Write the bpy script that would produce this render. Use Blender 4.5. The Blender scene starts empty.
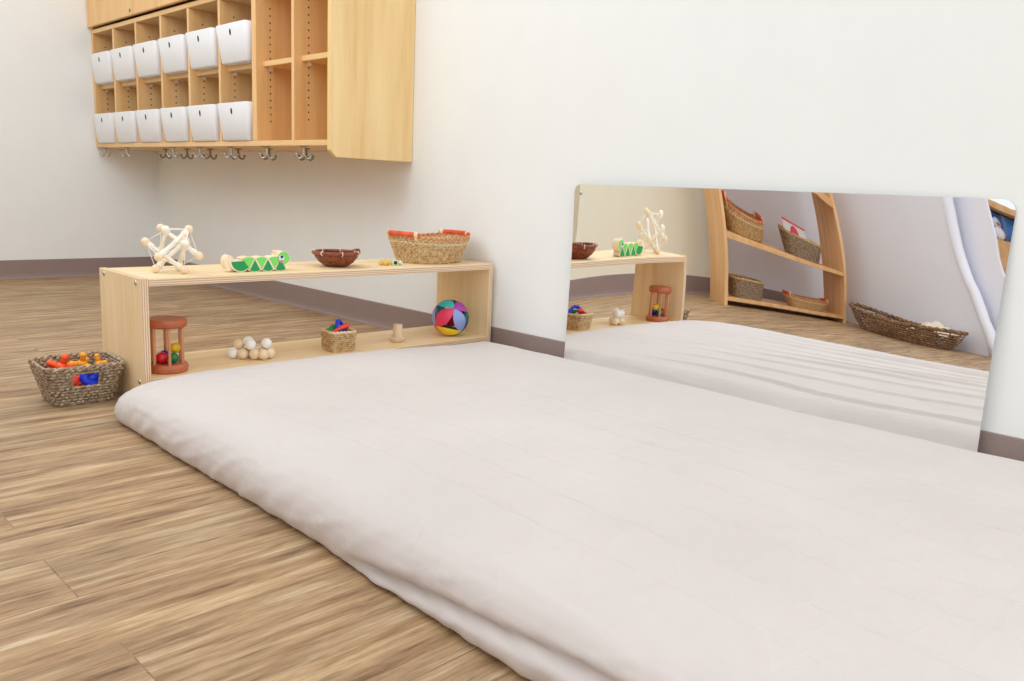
import bpy, bmesh, math, random
from mathutils import Vector, Matrix, noise
random.seed(7)
PI = math.pi
C = bpy.context.scene.collection
sc = bpy.context.scene

# ------------------------------------------------------------------ materials
MATS = {}
def _mat(name):
    m = bpy.data.materials.new(name); m.use_nodes = True
    nt = m.node_tree; b = nt.nodes['Principled BSDF']
    return m, nt, b
def lin(r, g, b):
    f = lambda c: (c/255/12.92) if c/255 <= .04045 else ((c/255+.055)/1.055)**2.4
    return (f(r), f(g), f(b), 1)
def coords(nt, scale=(1,1,1), rot=(0,0,0)):
    tc = nt.nodes.new('ShaderNodeTexCoord'); mp = nt.nodes.new('ShaderNodeMapping')
    mp.inputs['Scale'].default_value = scale; mp.inputs['Rotation'].default_value = rot
    nt.links.new(tc.outputs['Object'], mp.inputs['Vector']); return mp.outputs['Vector']
def tex_noise(nt, vec, scale, detail=4, rough=.55):
    n = nt.nodes.new('ShaderNodeTexNoise'); n.inputs['Scale'].default_value = scale
    n.inputs['Detail'].default_value = detail; n.inputs['Roughness'].default_value = rough
    nt.links.new(vec, n.inputs['Vector']); return n.outputs['Fac']
def ramp(nt, fac, stops):
    r = nt.nodes.new('ShaderNodeValToRGB'); e = r.color_ramp.elements
    while len(e) < len(stops): e.new(.5)
    for k, (p, c) in enumerate(stops): e[k].position = p; e[k].color = c
    nt.links.new(fac, r.inputs['Fac']); return r.outputs['Color']
def bump(nt, b, h, strength, dist=.002):
    bp = nt.nodes.new('ShaderNodeBump'); bp.inputs['Strength'].default_value = strength
    bp.inputs['Distance'].default_value = dist
    nt.links.new(h, bp.inputs['Height']); nt.links.new(bp.outputs['Normal'], b.inputs['Normal'])
def plain(name, rgb, rough=.5, metal=0, var=.06, scale=30):
    m, nt, b = _mat(name)
    c = lin(*rgb); d = tuple(max(0, x*(1-var)) for x in c[:3])+(1,); l = tuple(min(1, x*(1+var)) for x in c[:3])+(1,)
    n = tex_noise(nt, coords(nt), scale)
    nt.links.new(ramp(nt, n, [(.3, d), (.7, l)]), b.inputs['Base Color'])
    b.inputs['Roughness'].default_value = rough; b.inputs['Metallic'].default_value = metal
    return m
def wood(name, dark, mid, light, scale=(3, 60, 60), rough=.42):
    m, nt, b = _mat(name)
    v = coords(nt, scale)
    n = tex_noise(nt, v, 1.0, 5, .6)
    nt.links.new(ramp(nt, n, [(.28, lin(*dark)), (.5, lin(*mid)), (.72, lin(*light))]), b.inputs['Base Color'])
    b.inputs['Roughness'].default_value = rough
    bump(nt, b, n, .06, .001)
    return m
def plyedge(name, axis, pitch):
    m, nt, b = _mat(name)
    w = nt.nodes.new('ShaderNodeTexWave'); w.wave_type = 'BANDS'; w.bands_direction = axis
    w.inputs['Scale'].default_value = .314/pitch; w.inputs['Distortion'].default_value = .25
    nt.links.new(coords(nt), w.inputs['Vector'])
    nt.links.new(ramp(nt, w.outputs['Fac'], [(.1, lin(196,160,132)), (.5, lin(222,190,158)), (.8, lin(238,214,180))]), b.inputs['Base Color'])
    b.inputs['Roughness'].default_value = .6
    return m

M = {}
M['wall'] = plain('wall_paint', (243,243,240), .75, 0, .012, 6)
M['wall_cream'] = plain('wall_paint_cream', (240,234,214), .75, 0, .012, 6)
M['wall_cool'] = plain('wall_paint_cool', (236,237,247), .7, 0, .012, 6)
M['white_panel'] = plain('white_laminate', (240,241,252), .4, 0, .01, 6)
M['base'] = plain('vinyl_base', (150,130,124), .5, 0, .03, 20)
M['birch'] = wood('birch_ply', (236,203,152), (246,219,172), (250,229,190), (2.2, 26, 26))
M['birch_v'] = wood('birch_ply_upright', (234,200,150), (245,216,170), (250,227,187), (26, 26, 2.2))
M['ply_z'] = plyedge('ply_edge_layers_flat', 'Z', .0055)
M['ply_x'] = plyedge('ply_edge_layers_upright', 'X', .0055)
M['maple_v'] = wood('maple_upright', (228,174,112), (238,190,128), (244,202,146), (22, 22, 1.6))
mh_ = wood('maple_drilled', (228,174,112), (238,190,128), (244,202,146), (22, 22, 1.6)); M['maple_holes'] = mh_
nt = mh_.node_tree; b = nt.nodes['Principled BSDF']
def _mm(op, a, c):
    q = nt.nodes.new('ShaderNodeMath'); q.operation = op
    for k, v in ((0, a), (1, c)):
        if isinstance(v, (int, float)): q.inputs[k].default_value = v
        else: nt.links.new(v, q.inputs[k])
    return q.outputs[0]
sx = nt.nodes.new('ShaderNodeSeparateXYZ'); nt.links.new(coords(nt), sx.inputs[0])
dx_ = _mm('ADD', sx.outputs['X'], .272)
dz_ = _mm('SUBTRACT', _mm('MODULO', _mm('ADD', sx.outputs['Z'], .0065), .027), .0135)
rr_ = _mm('SQRT', _mm('ADD', _mm('MULTIPLY', dx_, dx_), _mm('MULTIPLY', dz_, dz_)), 0)
inr = _mm('MULTIPLY', _mm('LESS_THAN', rr_, .0034), _mm('MULTIPLY', _mm('GREATER_THAN', sx.outputs['Z'], .13), _mm('LESS_THAN', sx.outputs['Z'], .58)))
mxn = nt.nodes.new('ShaderNodeMix'); mxn.data_type = 'RGBA'; nt.links.new(inr, mxn.inputs[0])
nt.links.new(b.inputs['Base Color'].links[0].from_socket, mxn.inputs[6]); mxn.inputs[7].default_value = (.05,.025,.015,1)
nt.links.new(mxn.outputs[2], b.inputs['Base Color'])
M['maple_panel'] = wood('maple_panel', (222,182,122), (235,202,144), (242,214,160), (16, 16, 1.2))
M['maple_h'] = wood('maple_flat', (232,182,120), (240,196,136), (246,208,152), (22, 1.6, 22))
M['maple_edge'] = plain('maple_edge', (240,204,132), .4, 0, .03, 12)
M['shelfwood'] = wood('shelf_wood', (226,172,116), (238,190,134), (246,206,154), (22, 22, 1.6))
M['shelfwood_h'] = wood('shelf_wood_flat', (220,164,106), (234,184,126), (240,198,144), (22, 1.6, 22))
M['bin'] = plain('white_plastic', (243,243,246), .35, 0, .008, 10)
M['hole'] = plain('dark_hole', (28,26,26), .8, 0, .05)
M['steel'] = plain('brushed_nickel', (190,186,178), .3, 1, .05)
M['bronze'] = plain('aged_nickel', (150,138,118), .35, .9, .05)
M['cherry'] = wood('cherry_wood', (158,78,46), (184,98,62), (202,120,80), (12, 12, 12), .35)
M['cherry_l'] = wood('cherry_dowel', (196,128,86), (212,146,104), (224,162,120), (60, 60, 6), .4)
M['natural'] = wood('natural_wood', (232,204,166), (242,218,184), (248,230,202), (30, 30, 8), .5)
M['pale'] = wood('pale_wood', (240,226,204), (248,238,220), (252,246,234), (30, 30, 8), .5)
M['white_bead'] = plain('white_bead', (250,248,244), .4, 0, .01)
M['pegwood'] = wood('peg_wood', (214,186,152), (230,204,172), (238,214,186), (40, 40, 6), .55)
M['string'] = plain('white_string', (244,242,236), .7, 0, .02)
M['dkgreen'] = plain('dark_green_paint', (8,150,84), .45, 0, .04)
M['ltgreen'] = plain('light_green_paint', (122,220,104), .45, 0, .04)
M['black'] = plain('black_paint', (24,24,30), .4, 0, .03)
M['pink'] = plain('pink_paint', (226,110,160), .45, 0, .03)
M['eyewhite'] = plain('pale_blue_white', (214,226,240), .45, 0, .02)
for n, c in dict(red=(208,18,34), green=(10,122,66), yellow=(244,206,40), blue=(28,62,196), orange=(250,92,34),
                 amber=(252,172,54), royal=(20,60,224), coral=(244,70,52), teal=(66,190,194), magenta=(176,66,176),
                 rose=(236,58,98), lavender=(150,166,226), lilac=(168,130,206), navy=(22,52,112), lime=(150,206,70)).items():
    M[n] = plain(n+'_finish', c, .35, 0, .04)
M['gold'] = plain('yellow_wood', (226,186,84), .45, 0, .06)
M['mint'] = plain('pale_mint_block', (206,222,196), .5, 0, .03)

def basket_mat(name, a, b_, c, scale=70, rough=.75):
    m, nt, b = _mat(name)
    n = tex_noise(nt, coords(nt), scale, 3, .7)
    nt.links.new(ramp(nt, n, [(.3, lin(*a)), (.5, lin(*b_)), (.7, lin(*c))]), b.inputs['Base Color'])
    b.inputs['Roughness'].default_value = rough
    bump(nt, b, tex_noise(nt, coords(nt), scale*3, 2), .3, .002)
    return m
M['seagrass'] = basket_mat('grey_seagrass', (92,74,58), (166,142,116), (222,204,178), 130)
M['tan_weave'] = basket_mat('tan_weave', (170,126,78), (218,182,132), (240,214,170), 90)
M['gold_weave'] = basket_mat('gold_seagrass', (160,124,76), (208,170,116), (232,202,152), 80)
M['pale_weave'] = basket_mat('pale_weave', (226,196,148), (238,214,172), (246,228,196), 60)
M['rust_weave'] = basket_mat('rust_weave', (172,104,62), (202,134,88), (218,160,112), 60)
M['dark_wicker'] = basket_mat('dark_wicker', (96,68,46), (144,108,78), (192,156,118), 40)
M['handle'] = basket_mat('orange_red_wrap', (196,58,22), (226,82,38), (238,112,64), 40, .5)
M['bark'] = basket_mat('brown_bark', (80,32,16), (124,58,30), (160,86,48), 80, .45)
M['bark_rim'] = basket_mat('brown_rim', (96,38,26), (132,62,46), (160,88,68), 60, .45)
M['cloth'] = plain('cream_cloth', (240,228,204), .85, 0, .04, 12)
M['paper'] = plain('white_card', (240,236,236), .5, 0, .01)

# bed sheet
m, nt, b = _mat('cotton_sheet'); M['sheet'] = m
n1 = tex_noise(nt, coords(nt, (1, 1, 1)), 3, 3)
nt.links.new(ramp(nt, n1, [(.3, lin(209,199,194)), (.7, lin(216,206,201))]), b.inputs['Base Color'])
b.inputs['Roughness'].default_value = .85
b.inputs['Sheen Weight'].default_value = .15
n2 = tex_noise(nt, coords(nt, (1, 1, 1)), 16, 5, .6)
n2b = tex_noise(nt, coords(nt, (16, 5, 8)), 1, 4, .6)
def _m(op, a, c):
    q = nt.nodes.new('ShaderNodeMath'); q.operation = op
    for k, v in ((0, a), (1, c)):
        if isinstance(v, (int, float)): q.inputs[k].default_value = v
        else: nt.links.new(v, q.inputs[k])
    return q.outputs[0]
def ridge(nf, w_): return _m('POWER', _m('MAXIMUM', _m('SUBTRACT', 1, _m('MULTIPLY', _m('ABSOLUTE', _m('SUBTRACT', nf, .5), 0), w_)), 0), 2)
ra = ridge(tex_noise(nt, coords(nt, (5, 9, 4), (0, 0, .6)), 1, 3, .5), 14)
rb = ridge(tex_noise(nt, coords(nt, (10, 4, 4), (0, 0, -.5)), 1, 3, .5), 16)
hh = _m('ADD', _m('MULTIPLY', n2, .6), _m('ADD', _m('MULTIPLY', ra, .22), _m('MULTIPLY', rb, .18)))
bump(nt, b, hh, .30, .008)

# floor planks run along X
m, nt, b = _mat('vinyl_planks'); M['floor'] = m
tc = nt.nodes.new('ShaderNodeTexCoord')
br = nt.nodes.new('ShaderNodeTexBrick')
br.offset = .37; br.offset_frequency = 2
br.inputs['Color1'].default_value = (.2,.2,.2,1); br.inputs['Color2'].default_value = (.8,.8,.8,1); br.inputs['Mortar'].default_value = (0,0,0,1)
br.inputs['Scale'].default_value = 1; br.inputs['Mortar Size'].default_value = .0012; br.inputs['Mortar Smooth'].default_value = .3
br.inputs['Brick Width'].default_value = 1.22; br.inputs['Row Height'].default_value = .152
nt.links.new(tc.outputs['Object'], br.inputs['Vector'])
# offset the grain per plank
sepc = nt.nodes.new('ShaderNodeSeparateXYZ'); nt.links.new(tc.outputs['Object'], sepc.inputs[0])
def mnode(op, a, b2):
    q = nt.nodes.new('ShaderNodeMath'); q.operation = op
    for k, v in ((0, a), (1, b2)):
        if isinstance(v, (int, float)): q.inputs[k].default_value = v
        else: nt.links.new(v, q.inputs[k])
    return q.outputs[0]
plank = br.outputs['Color']
rowid = mnode('FLOOR', mnode('DIVIDE', sepc.outputs['Y'], .152), 0)
off = mnode('ADD', mnode('MULTIPLY', rowid, 7.31), mnode('MULTIPLY', plank, 5.7))
def grain(sx, sy, detail, rough):
    cb = nt.nodes.new('ShaderNodeCombineXYZ')
    nt.links.new(mnode('ADD', mnode('MULTIPLY', sepc.outputs['X'], sx), off), cb.inputs[0])
    nt.links.new(mnode('MULTIPLY', sepc.outputs['Y'], sy), cb.inputs[1])
    nt.links.new(off, cb.inputs[2])
    return tex_noise(nt, cb.outputs[0], 1, detail, rough)
g1 = grain(3.6, 38, 7, .7); g2 = grain(9, 170, 5, .7); g3 = grain(.9, 8, 3, .5); g4 = grain(7, 80, 5, .62)
base = ramp(nt, g1, [(.30, lin(126,92,62)), (.42, lin(176,140,102)), (.55, lin(206,172,131)), (.70, lin(234,208,170))])
def mix(kind, fac, a, c):
    q = nt.nodes.new('ShaderNodeMix'); q.data_type = 'RGBA'; q.blend_type = kind
    if isinstance(fac, (int, float)): q.inputs[0].default_value = fac
    else: nt.links.new(fac, q.inputs[0])
    for k, v in ((6, a), (7, c)):
        if isinstance(v, tuple): q.inputs[k].default_value = v
        else: nt.links.new(v, q.inputs[k])
    return q.outputs[2]
fine = ramp(nt, g2, [(.3, (.58,.53,.49,1)), (.62, (1,1,1,1))])
col = mix('MULTIPLY', .8, base, fine)
dk = ramp(nt, g4, [(.30, (.30,.24,.20,1)), (.44, (1,1,1,1))])
col = mix('MULTIPLY', .75, col, dk)
grey = ramp(nt, g3, [(.35, (.78,.80,.84,1)), (.65, (1.0,1.0,1.0,1))])
col = mix('MULTIPLY', .85, col, grey)
tone = ramp(nt, plank, [(.0, (.84,.84,.84,1)), (1, (1.06,1.04,1.02,1))])
col = mix('MULTIPLY', .8, col, tone)
seam = ramp(nt, br.outputs['Fac'], [(.0, (1,1,1,1)), (1, (.74,.68,.62,1))])
col = mix('MULTIPLY', .9, col, seam)
nt.links.new(col, b.inputs['Base Color'])
b.inputs['Roughness'].default_value = .5
b.inputs['Specular IOR Level'].default_value = .35
bump(nt, b, g2, .08, .001)

# mirror
m, nt, b = _mat('mirror_silver'); M['mirror'] = m
n = tex_noise(nt, coords(nt), 2)
nt.links.new(ramp(nt, n, [(0, (.97,.972,.975,1)), (1, (.975,.978,.98,1))]), b.inputs['Base Color'])
b.inputs['Metallic'].default_value = 1; b.inputs['Roughness'].default_value = .004
M['mirror_edge'] = plain('mirror_edge', (196,206,206), .25, 0, .03)
# striped blue cloth
m, nt, b = _mat('blue_stripes'); M['blue_cloth'] = m
w = nt.nodes.new('ShaderNodeTexWave'); w.bands_direction = 'Y'; w.inputs['Scale'].default_value = 8
nt.links.new(coords(nt), w.inputs['Vector'])
nt.links.new(ramp(nt, w.outputs['Fac'], [(.3, lin(84,146,220)), (.7, lin(150,192,240))]), b.inputs['Base Color'])
b.inputs['Roughness'].default_value = .8

# ------------------------------------------------------------------ helpers
def link(o, parent=None):
    C.objects.link(o)
    if parent is not None: o.parent = parent
    return o
def obj(name, bm, mats, parent=None, smooth=None, loc=None):
    if not isinstance(mats, (list, tuple)): mats = [mats]
    me = bpy.data.meshes.new(name)
    bm.normal_update(); bm.to_mesh(me); bm.free()
    for k in mats: me.materials.append(k)
    o = bpy.data.objects.new(name, me); link(o, parent)
    if smooth == 'all':
        for f in me.polygons: f.use_smooth = True
    elif smooth:
        for f in me.polygons: f.use_smooth = True
        me.set_sharp_from_angle(angle=math.radians(smooth))
    if loc: o.location = loc
    return o
def thing(name, label, cat, loc=(0,0,0), rz=0, group=None):
    o = bpy.data.objects.new(name, None); C.objects.link(o)
    o.empty_display_size = .05
    o.location = loc; o.rotation_euler = (0, 0, rz); tag(o, label, cat, group); return o
def tag(o, label, cat, group=None):
    o['label'] = label; o['category'] = cat
    if group: o['group'] = group
    return o
def struct(name, bm, mat, smooth=None):
    o = obj(name, bm, mat, None, smooth); o['kind'] = 'structure'; return o
def nb(): return bmesh.new()
def box(bm, x0, x1, y0, y1, z0, z1, bev=0, seg=2, mi=0):
    r = bmesh.ops.create_cube(bm, size=1)
    vs = r['verts']
    for v in vs:
        v.co = Vector(((x0+x1)/2+v.co.x*(x1-x0), (y0+y1)/2+v.co.y*(y1-y0), (z0+z1)/2+v.co.z*(z1-z0)))
    fs = set(f for v in vs for f in v.link_faces)
    for f in fs: f.material_index = mi
    if bev > 0:
        es = list(set(e for v in vs for e in v.link_edges))
        bmesh.ops.bevel(bm, geom=es, offset=bev, segments=seg, profile=.5, affect='EDGES')
    return bm
def tube(bm, pts, r, seg=8, closed=False, cap=True, mi=0):
    pts = [Vector(p) for p in pts]; n = len(pts)
    rr = r if isinstance(r, (list, tuple)) else [r]*n
    rings = []; up = None
    for i, p in enumerate(pts):
        if closed: t = pts[(i+1) % n]-pts[i-1]
        else: t = pts[min(i+1, n-1)]-pts[max(i-1, 0)]
        if t.length < 1e-9: t = Vector((0,0,1))
        t.normalize()
        if up is None:
            a = Vector((0,0,1)) if abs(t.z) < .9 else Vector((1,0,0))
            up = (a-t*a.dot(t)).normalized()
        else:
            u2 = up-t*up.dot(t)
            if u2.length > 1e-6: up = u2.normalized()
        s = t.cross(up)
        rings.append([bm.verts.new(p+(up*math.cos(2*PI*k/seg)+s*math.sin(2*PI*k/seg))*rr[i]) for k in range(seg)])
    m_ = n if closed else n-1
    for i in range(m_):
        a, b2 = rings[i], rings[(i+1) % n]
        for k in range(seg):
            f = bm.faces.new((a[k], a[(k+1) % seg], b2[(k+1) % seg], b2[k])); f.material_index = mi
    if cap and not closed:
        bm.faces.new(list(reversed(rings[0]))).material_index = mi; bm.faces.new(rings[-1]).material_index = mi
    return bm
def lathe(bm, prof, seg=32, cx=0, cy=0, sx=1, sy=1, mi=0, fn=None):
    rings = []
    for r, z in prof:
        if r < 1e-6: rings.append([bm.verts.new((cx, cy, z))])
        else:
            ring = []
            for k in range(seg):
                t = 2*PI*k/seg
                q = r*(fn(t, z) if fn else 1)
                ring.append(bm.verts.new((cx+q*sx*math.cos(t), cy+q*sy*math.sin(t), z)))
            rings.append(ring)
    for a, b2 in zip(rings, rings[1:]):
        if len(a) == 1 and len(b2) == 1: continue
        for k in range(seg):
            k2 = (k+1) % seg
            if len(a) == 1: f = bm.faces.new((a[0], b2[k2], b2[k]))
            elif len(b2) == 1: f = bm.faces.new((a[k], a[k2], b2[0]))
            else: f = bm.faces.new((a[k], a[k2], b2[k2], b2[k]))
            f.material_index = mi
    bmesh.ops.recalc_face_normals(bm, faces=bm.faces[:])
    return bm
def ball(bm, c, r, seg=20, sc_=(1,1,1), mi=0):
    v0 = len(bm.verts)
    res = bmesh.ops.create_uvsphere(bm, u_segments=seg, v_segments=max(8, seg*2//3), radius=r)
    for v in res['verts']:
        v.co = Vector(c)+Vector((v.co.x*sc_[0], v.co.y*sc_[1], v.co.z*sc_[2]))
    for f in set(f for v in res['verts'] for f in v.link_faces): f.material_index = mi
    return bm
def prism(bm, poly, axis, a0, a1, mi=0):
    """polygon in the plane normal to axis ('x': (y,z), 'y': (x,z), 'z': (x,y)) extruded a0..a1"""
    def P(p, a):
        return {'x': (a, p[0], p[1]), 'y': (p[0], a, p[1]), 'z': (p[0], p[1], a)}[axis]
    A = [bm.verts.new(P(p, a0)) for p in poly]; B = [bm.verts.new(P(p, a1)) for p in poly]
    n = len(poly)
    fs = [bm.faces.new(A), bm.faces.new(B)]
    for k in range(n): fs.append(bm.faces.new((A[k], A[(k+1) % n], B[(k+1) % n], B[k])))
    for f in fs: f.material_index = mi
    bmesh.ops.recalc_face_normals(bm, faces=fs)
    return bm
def bar(bm, a, b_, w, h, mi=0):
    pass

# ------------------------------------------------------------------ setting
YB = 2.85
b = nb(); box(b, -4.6, .12, -3.4, 3.0, -.05, 0); fl = struct('floor', b, M['floor'])
b = nb(); box(b, 0, .1, -3.4, YB+.1, 0, 2.45); struct('wall_right', b, M['wall'])
b = nb(); box(b, -2.38, 0, YB, YB+.1, 0, 2.45); struct('wall_back', b, M['wall'])
b = nb(); prism(b, [(-2.10,YB),(-2.10,1.456),(-3.25,1.098),(-3.29,1.198),(-2.2,1.53),(-2.2,YB)], 'z', 0, 2.45); struct('wall_angled', b, M['wall_cream'])
b = nb(); prism(b, [(-3.25,1.098),(-4.05,.452),(-4.113,.53),(-3.29,1.198)], 'z', 0, 2.45); struct('wall_left', b, M['wall_cool'])
# base: a coved strip with a small toe
def coved(name, p0, p1, nrm):
    p0 = Vector(p0).to_3d(); p1 = Vector(p1).to_3d(); nr = Vector(nrm).to_3d().normalized()
    bm = nb(); prof = [(0,0),(.013,0),(.012,.004),(.006,.012),(.004,.025),(.0035,.097),(.002,.1),(0,.1)]
    A = [bm.verts.new(p0+nr*d+Vector((0,0,z))) for d, z in prof]; B = [bm.verts.new(p1+nr*d+Vector((0,0,z))) for d, z in prof]
    bm.faces.new(A); bm.faces.new(B)
    for k in range(len(prof)): bm.faces.new((A[k], A[(k+1) % len(prof)], B[(k+1) % len(prof)], B[k]))
    bmesh.ops.recalc_face_normals(bm, faces=bm.faces[:])
    return struct(name, bm, M['base'])
coved('baseboard_right', (0,-3.4), (0,YB), (-1,0))
coved('baseboard_back', (-2.10,YB), (0,YB), (0,-1))
coved('baseboard_angled', (-3.25,1.098), (-2.10,1.456), (.298,-.955))
coved('baseboard_left', (-4.05,.452), (-3.25,1.098), (.628,-.778))

# ------------------------------------------------------------------ mattress
def make_mattress():
    X0, X1, Y0, Y1 = -1.332, -.024, -1.96, -.024
    cx, cy = (X0+X1)/2, (Y0+Y1)/2; hx, hy = (X1-X0)/2, (Y1-Y0)/2
    R = .11; H = .094
    ext = .085                     # how much sheet hangs past the edge
    step = .0066
    nx = int((2*hx+2*ext)/step); ny = int((2*hy+2*ext)/step)
    def sdf(x, y):
        ax, ay = abs(x)-(hx-R), abs(y)-(hy-R)
        ox, oy = max(ax, 0), max(ay, 0)
        l = math.hypot(ox, oy)
        if l > 1e-9: g = Vector((ox/l*(1 if x > 0 else -1), oy/l*(1 if y > 0 else -1)))
        elif ax > ay: g = Vector(((1 if x > 0 else -1), 0))
        else: g = Vector((0, (1 if y > 0 else -1)))
        return l+min(max(ax, ay), 0)-R, g
    # side profile by arc length s past the start of the shoulder (outward, height)
    prof = [(0,H),(.02,H-.001),(.04,H-.006),(.058,H-.015),(.071,H-.028),(.079,H-.044),(.081,H-.060),(.079,H-.075),(.074,H-.086),(.064,H-.0925),(.05,H-.0935)]
    arc = [0]
    for a, c in zip(prof, prof[1:]): arc.append(arc[-1]+math.hypot(c[0]-a[0], c[1]-a[1]))
    def side(s):
        s = max(0, min(s, arc[-1]-1e-6))
        for k in range(len(arc)-1):
            if s <= arc[k+1]:
                t = (s-arc[k])/(arc[k+1]-arc[k])
                # catmull-ish smoothing is not needed at this step size
                return prof[k][0]+(prof[k+1][0]-prof[k][0])*t, prof[k][1]+(prof[k+1][1]-prof[k][1])*t
        return prof[-1]
    shoulder = .081
    bm = nb(); grid = []
    for j in range(ny+1):
        row = []
        for i in range(nx+1):
            x = -hx-ext+(2*hx+2*ext)*i/nx; y = -hy-ext+(2*hy+2*ext)*j/ny
            s, g = sdf(x, y)
            wx, wy = cx+x, cy+y
            q = Vector((wx, wy, 0))
            # long soft folds running along the wall plus finer crumples
            nf = noise.noise(Vector((wx*9+.6*noise.noise(q*2.2), wy*1.25, 3.1)))
            fold = (1-abs(nf)*2.6); fold = max(fold, 0)**2
            n3 = noise.noise(Vector((wx*2.1+wy*3.2, wx*7-wy*5, 8.0))); cr = max(1-abs(n3)*4, 0)**2
            n4 = noise.noise(Vector((wx*5-wy*2, wy*6+wx*3, 1.7))); cr2 = max(1-abs(n4)*5, 0)**2
            nearwall = max(0, min(1, (wx+1.0)/.7))
            zone = max(0, min(1, (-.45-wy)/.5))*max(0, min(1, (wx+1.34)/.25))
            sw = wx*7.5+1.0*noise.noise(Vector((wx*1.2, wy*.8, 6.0)))+.22*noise.noise(Vector((wx*6, wy*2.0, 2.0)))
            fr = sw-math.floor(sw); saw = (fr**2.0 if fr < .92 else (.92**2.0)*(1-fr)/.08)-.45*math.exp(-(fr/.09)**2)-.45*math.exp(-((1-fr)/.03)**2)
            saw *= .5+.9*abs(noise.noise(Vector((math.floor(sw)*3.7, wy*1.1, 5.0))))
            dz = .0105*saw*(.08+zone)+.0012*fold*(.5+1.0*nearwall)+.0011*cr+.0009*cr2+.005*noise.noise(q*1.3)+.0022*noise.noise(q*4.5)
            # broad soft ridge left of the wall edge of the mattress
            s0 = -shoulder
            if s <= s0:
                px, py, pz = wx, wy, H+dz
            else:
                a = s-s0
                o, z = side(a)
                bx, by = x-g.x*a, y-g.y*a
                # crumple the hanging side of the sheet
                al = wx*abs(g.y)+wy*abs(g.x)
                cnr = noise.noise(Vector((al*5, z*7, 4.0)))*.0030+noise.noise(Vector((al*24+z*26, z*5, 9.0)))*.0030+max(0, 1-5*abs(noise.noise(Vector((al*7+z*16, z*6-al*2, 2.0)))))**2*.0032+noise.noise(Vector((al*46, z*20+al*30, 1.0)))*.0010
                o2 = o+cnr*min(1, a/.05)
                if g.x < -.5 and wy < -1.06:      # sheet tucked into a second lip low on the near side
                    k = min(1, (-1.06-wy)/.08)
                    hz = .014+.036*max(0, min(1, (-1.06-wy)/.45))
                    o2 += k*(.010*max(0, min(1, (hz-z)/.012))-.015*math.exp(-((z-hz)/.007)**2))
                fade = max(0, 1-a/.1)
                if g.x > .7: o2 = min(o2, .081)
                px, py, pz = cx+bx+g.x*o2, cy+by+g.y*o2, max(.0008, z+dz*fade)
            k = max(0, min(1, (px+.65)/.5)); pz *= 1-.20*k*k*(3-2*k); k = max(0, min(1, (px+.13)/.11)); pz *= 1-.32*k*k*(3-2*k)     # the sheet runs thin towards the wall
            pz *= 1-.26*math.exp(-((px+1.34)**2+(py-.0)**2)/.02)
            if px < -1.0: px -= .012*max(0, min(1, -py/1.5))
            row.append(bm.verts.new((px, py, pz)))
        grid.append(row)
    for j in range(ny):
        for i in range(nx):
            bm.faces.new((grid[j][i], grid[j][i+1], grid[j+1][i+1], grid[j+1][i]))
    bmesh.ops.remove_doubles(bm, verts=bm.verts[:], dist=.0004)
    bmesh.ops.recalc_face_normals(bm, faces=bm.faces[:])
    return bm
mt = obj('floor_mattress', make_mattress(), M['sheet'], None, 'all')
tag(mt, 'large floor mattress under a beige white cotton sheet, lying along the wall mirror', 'mattress')

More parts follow.
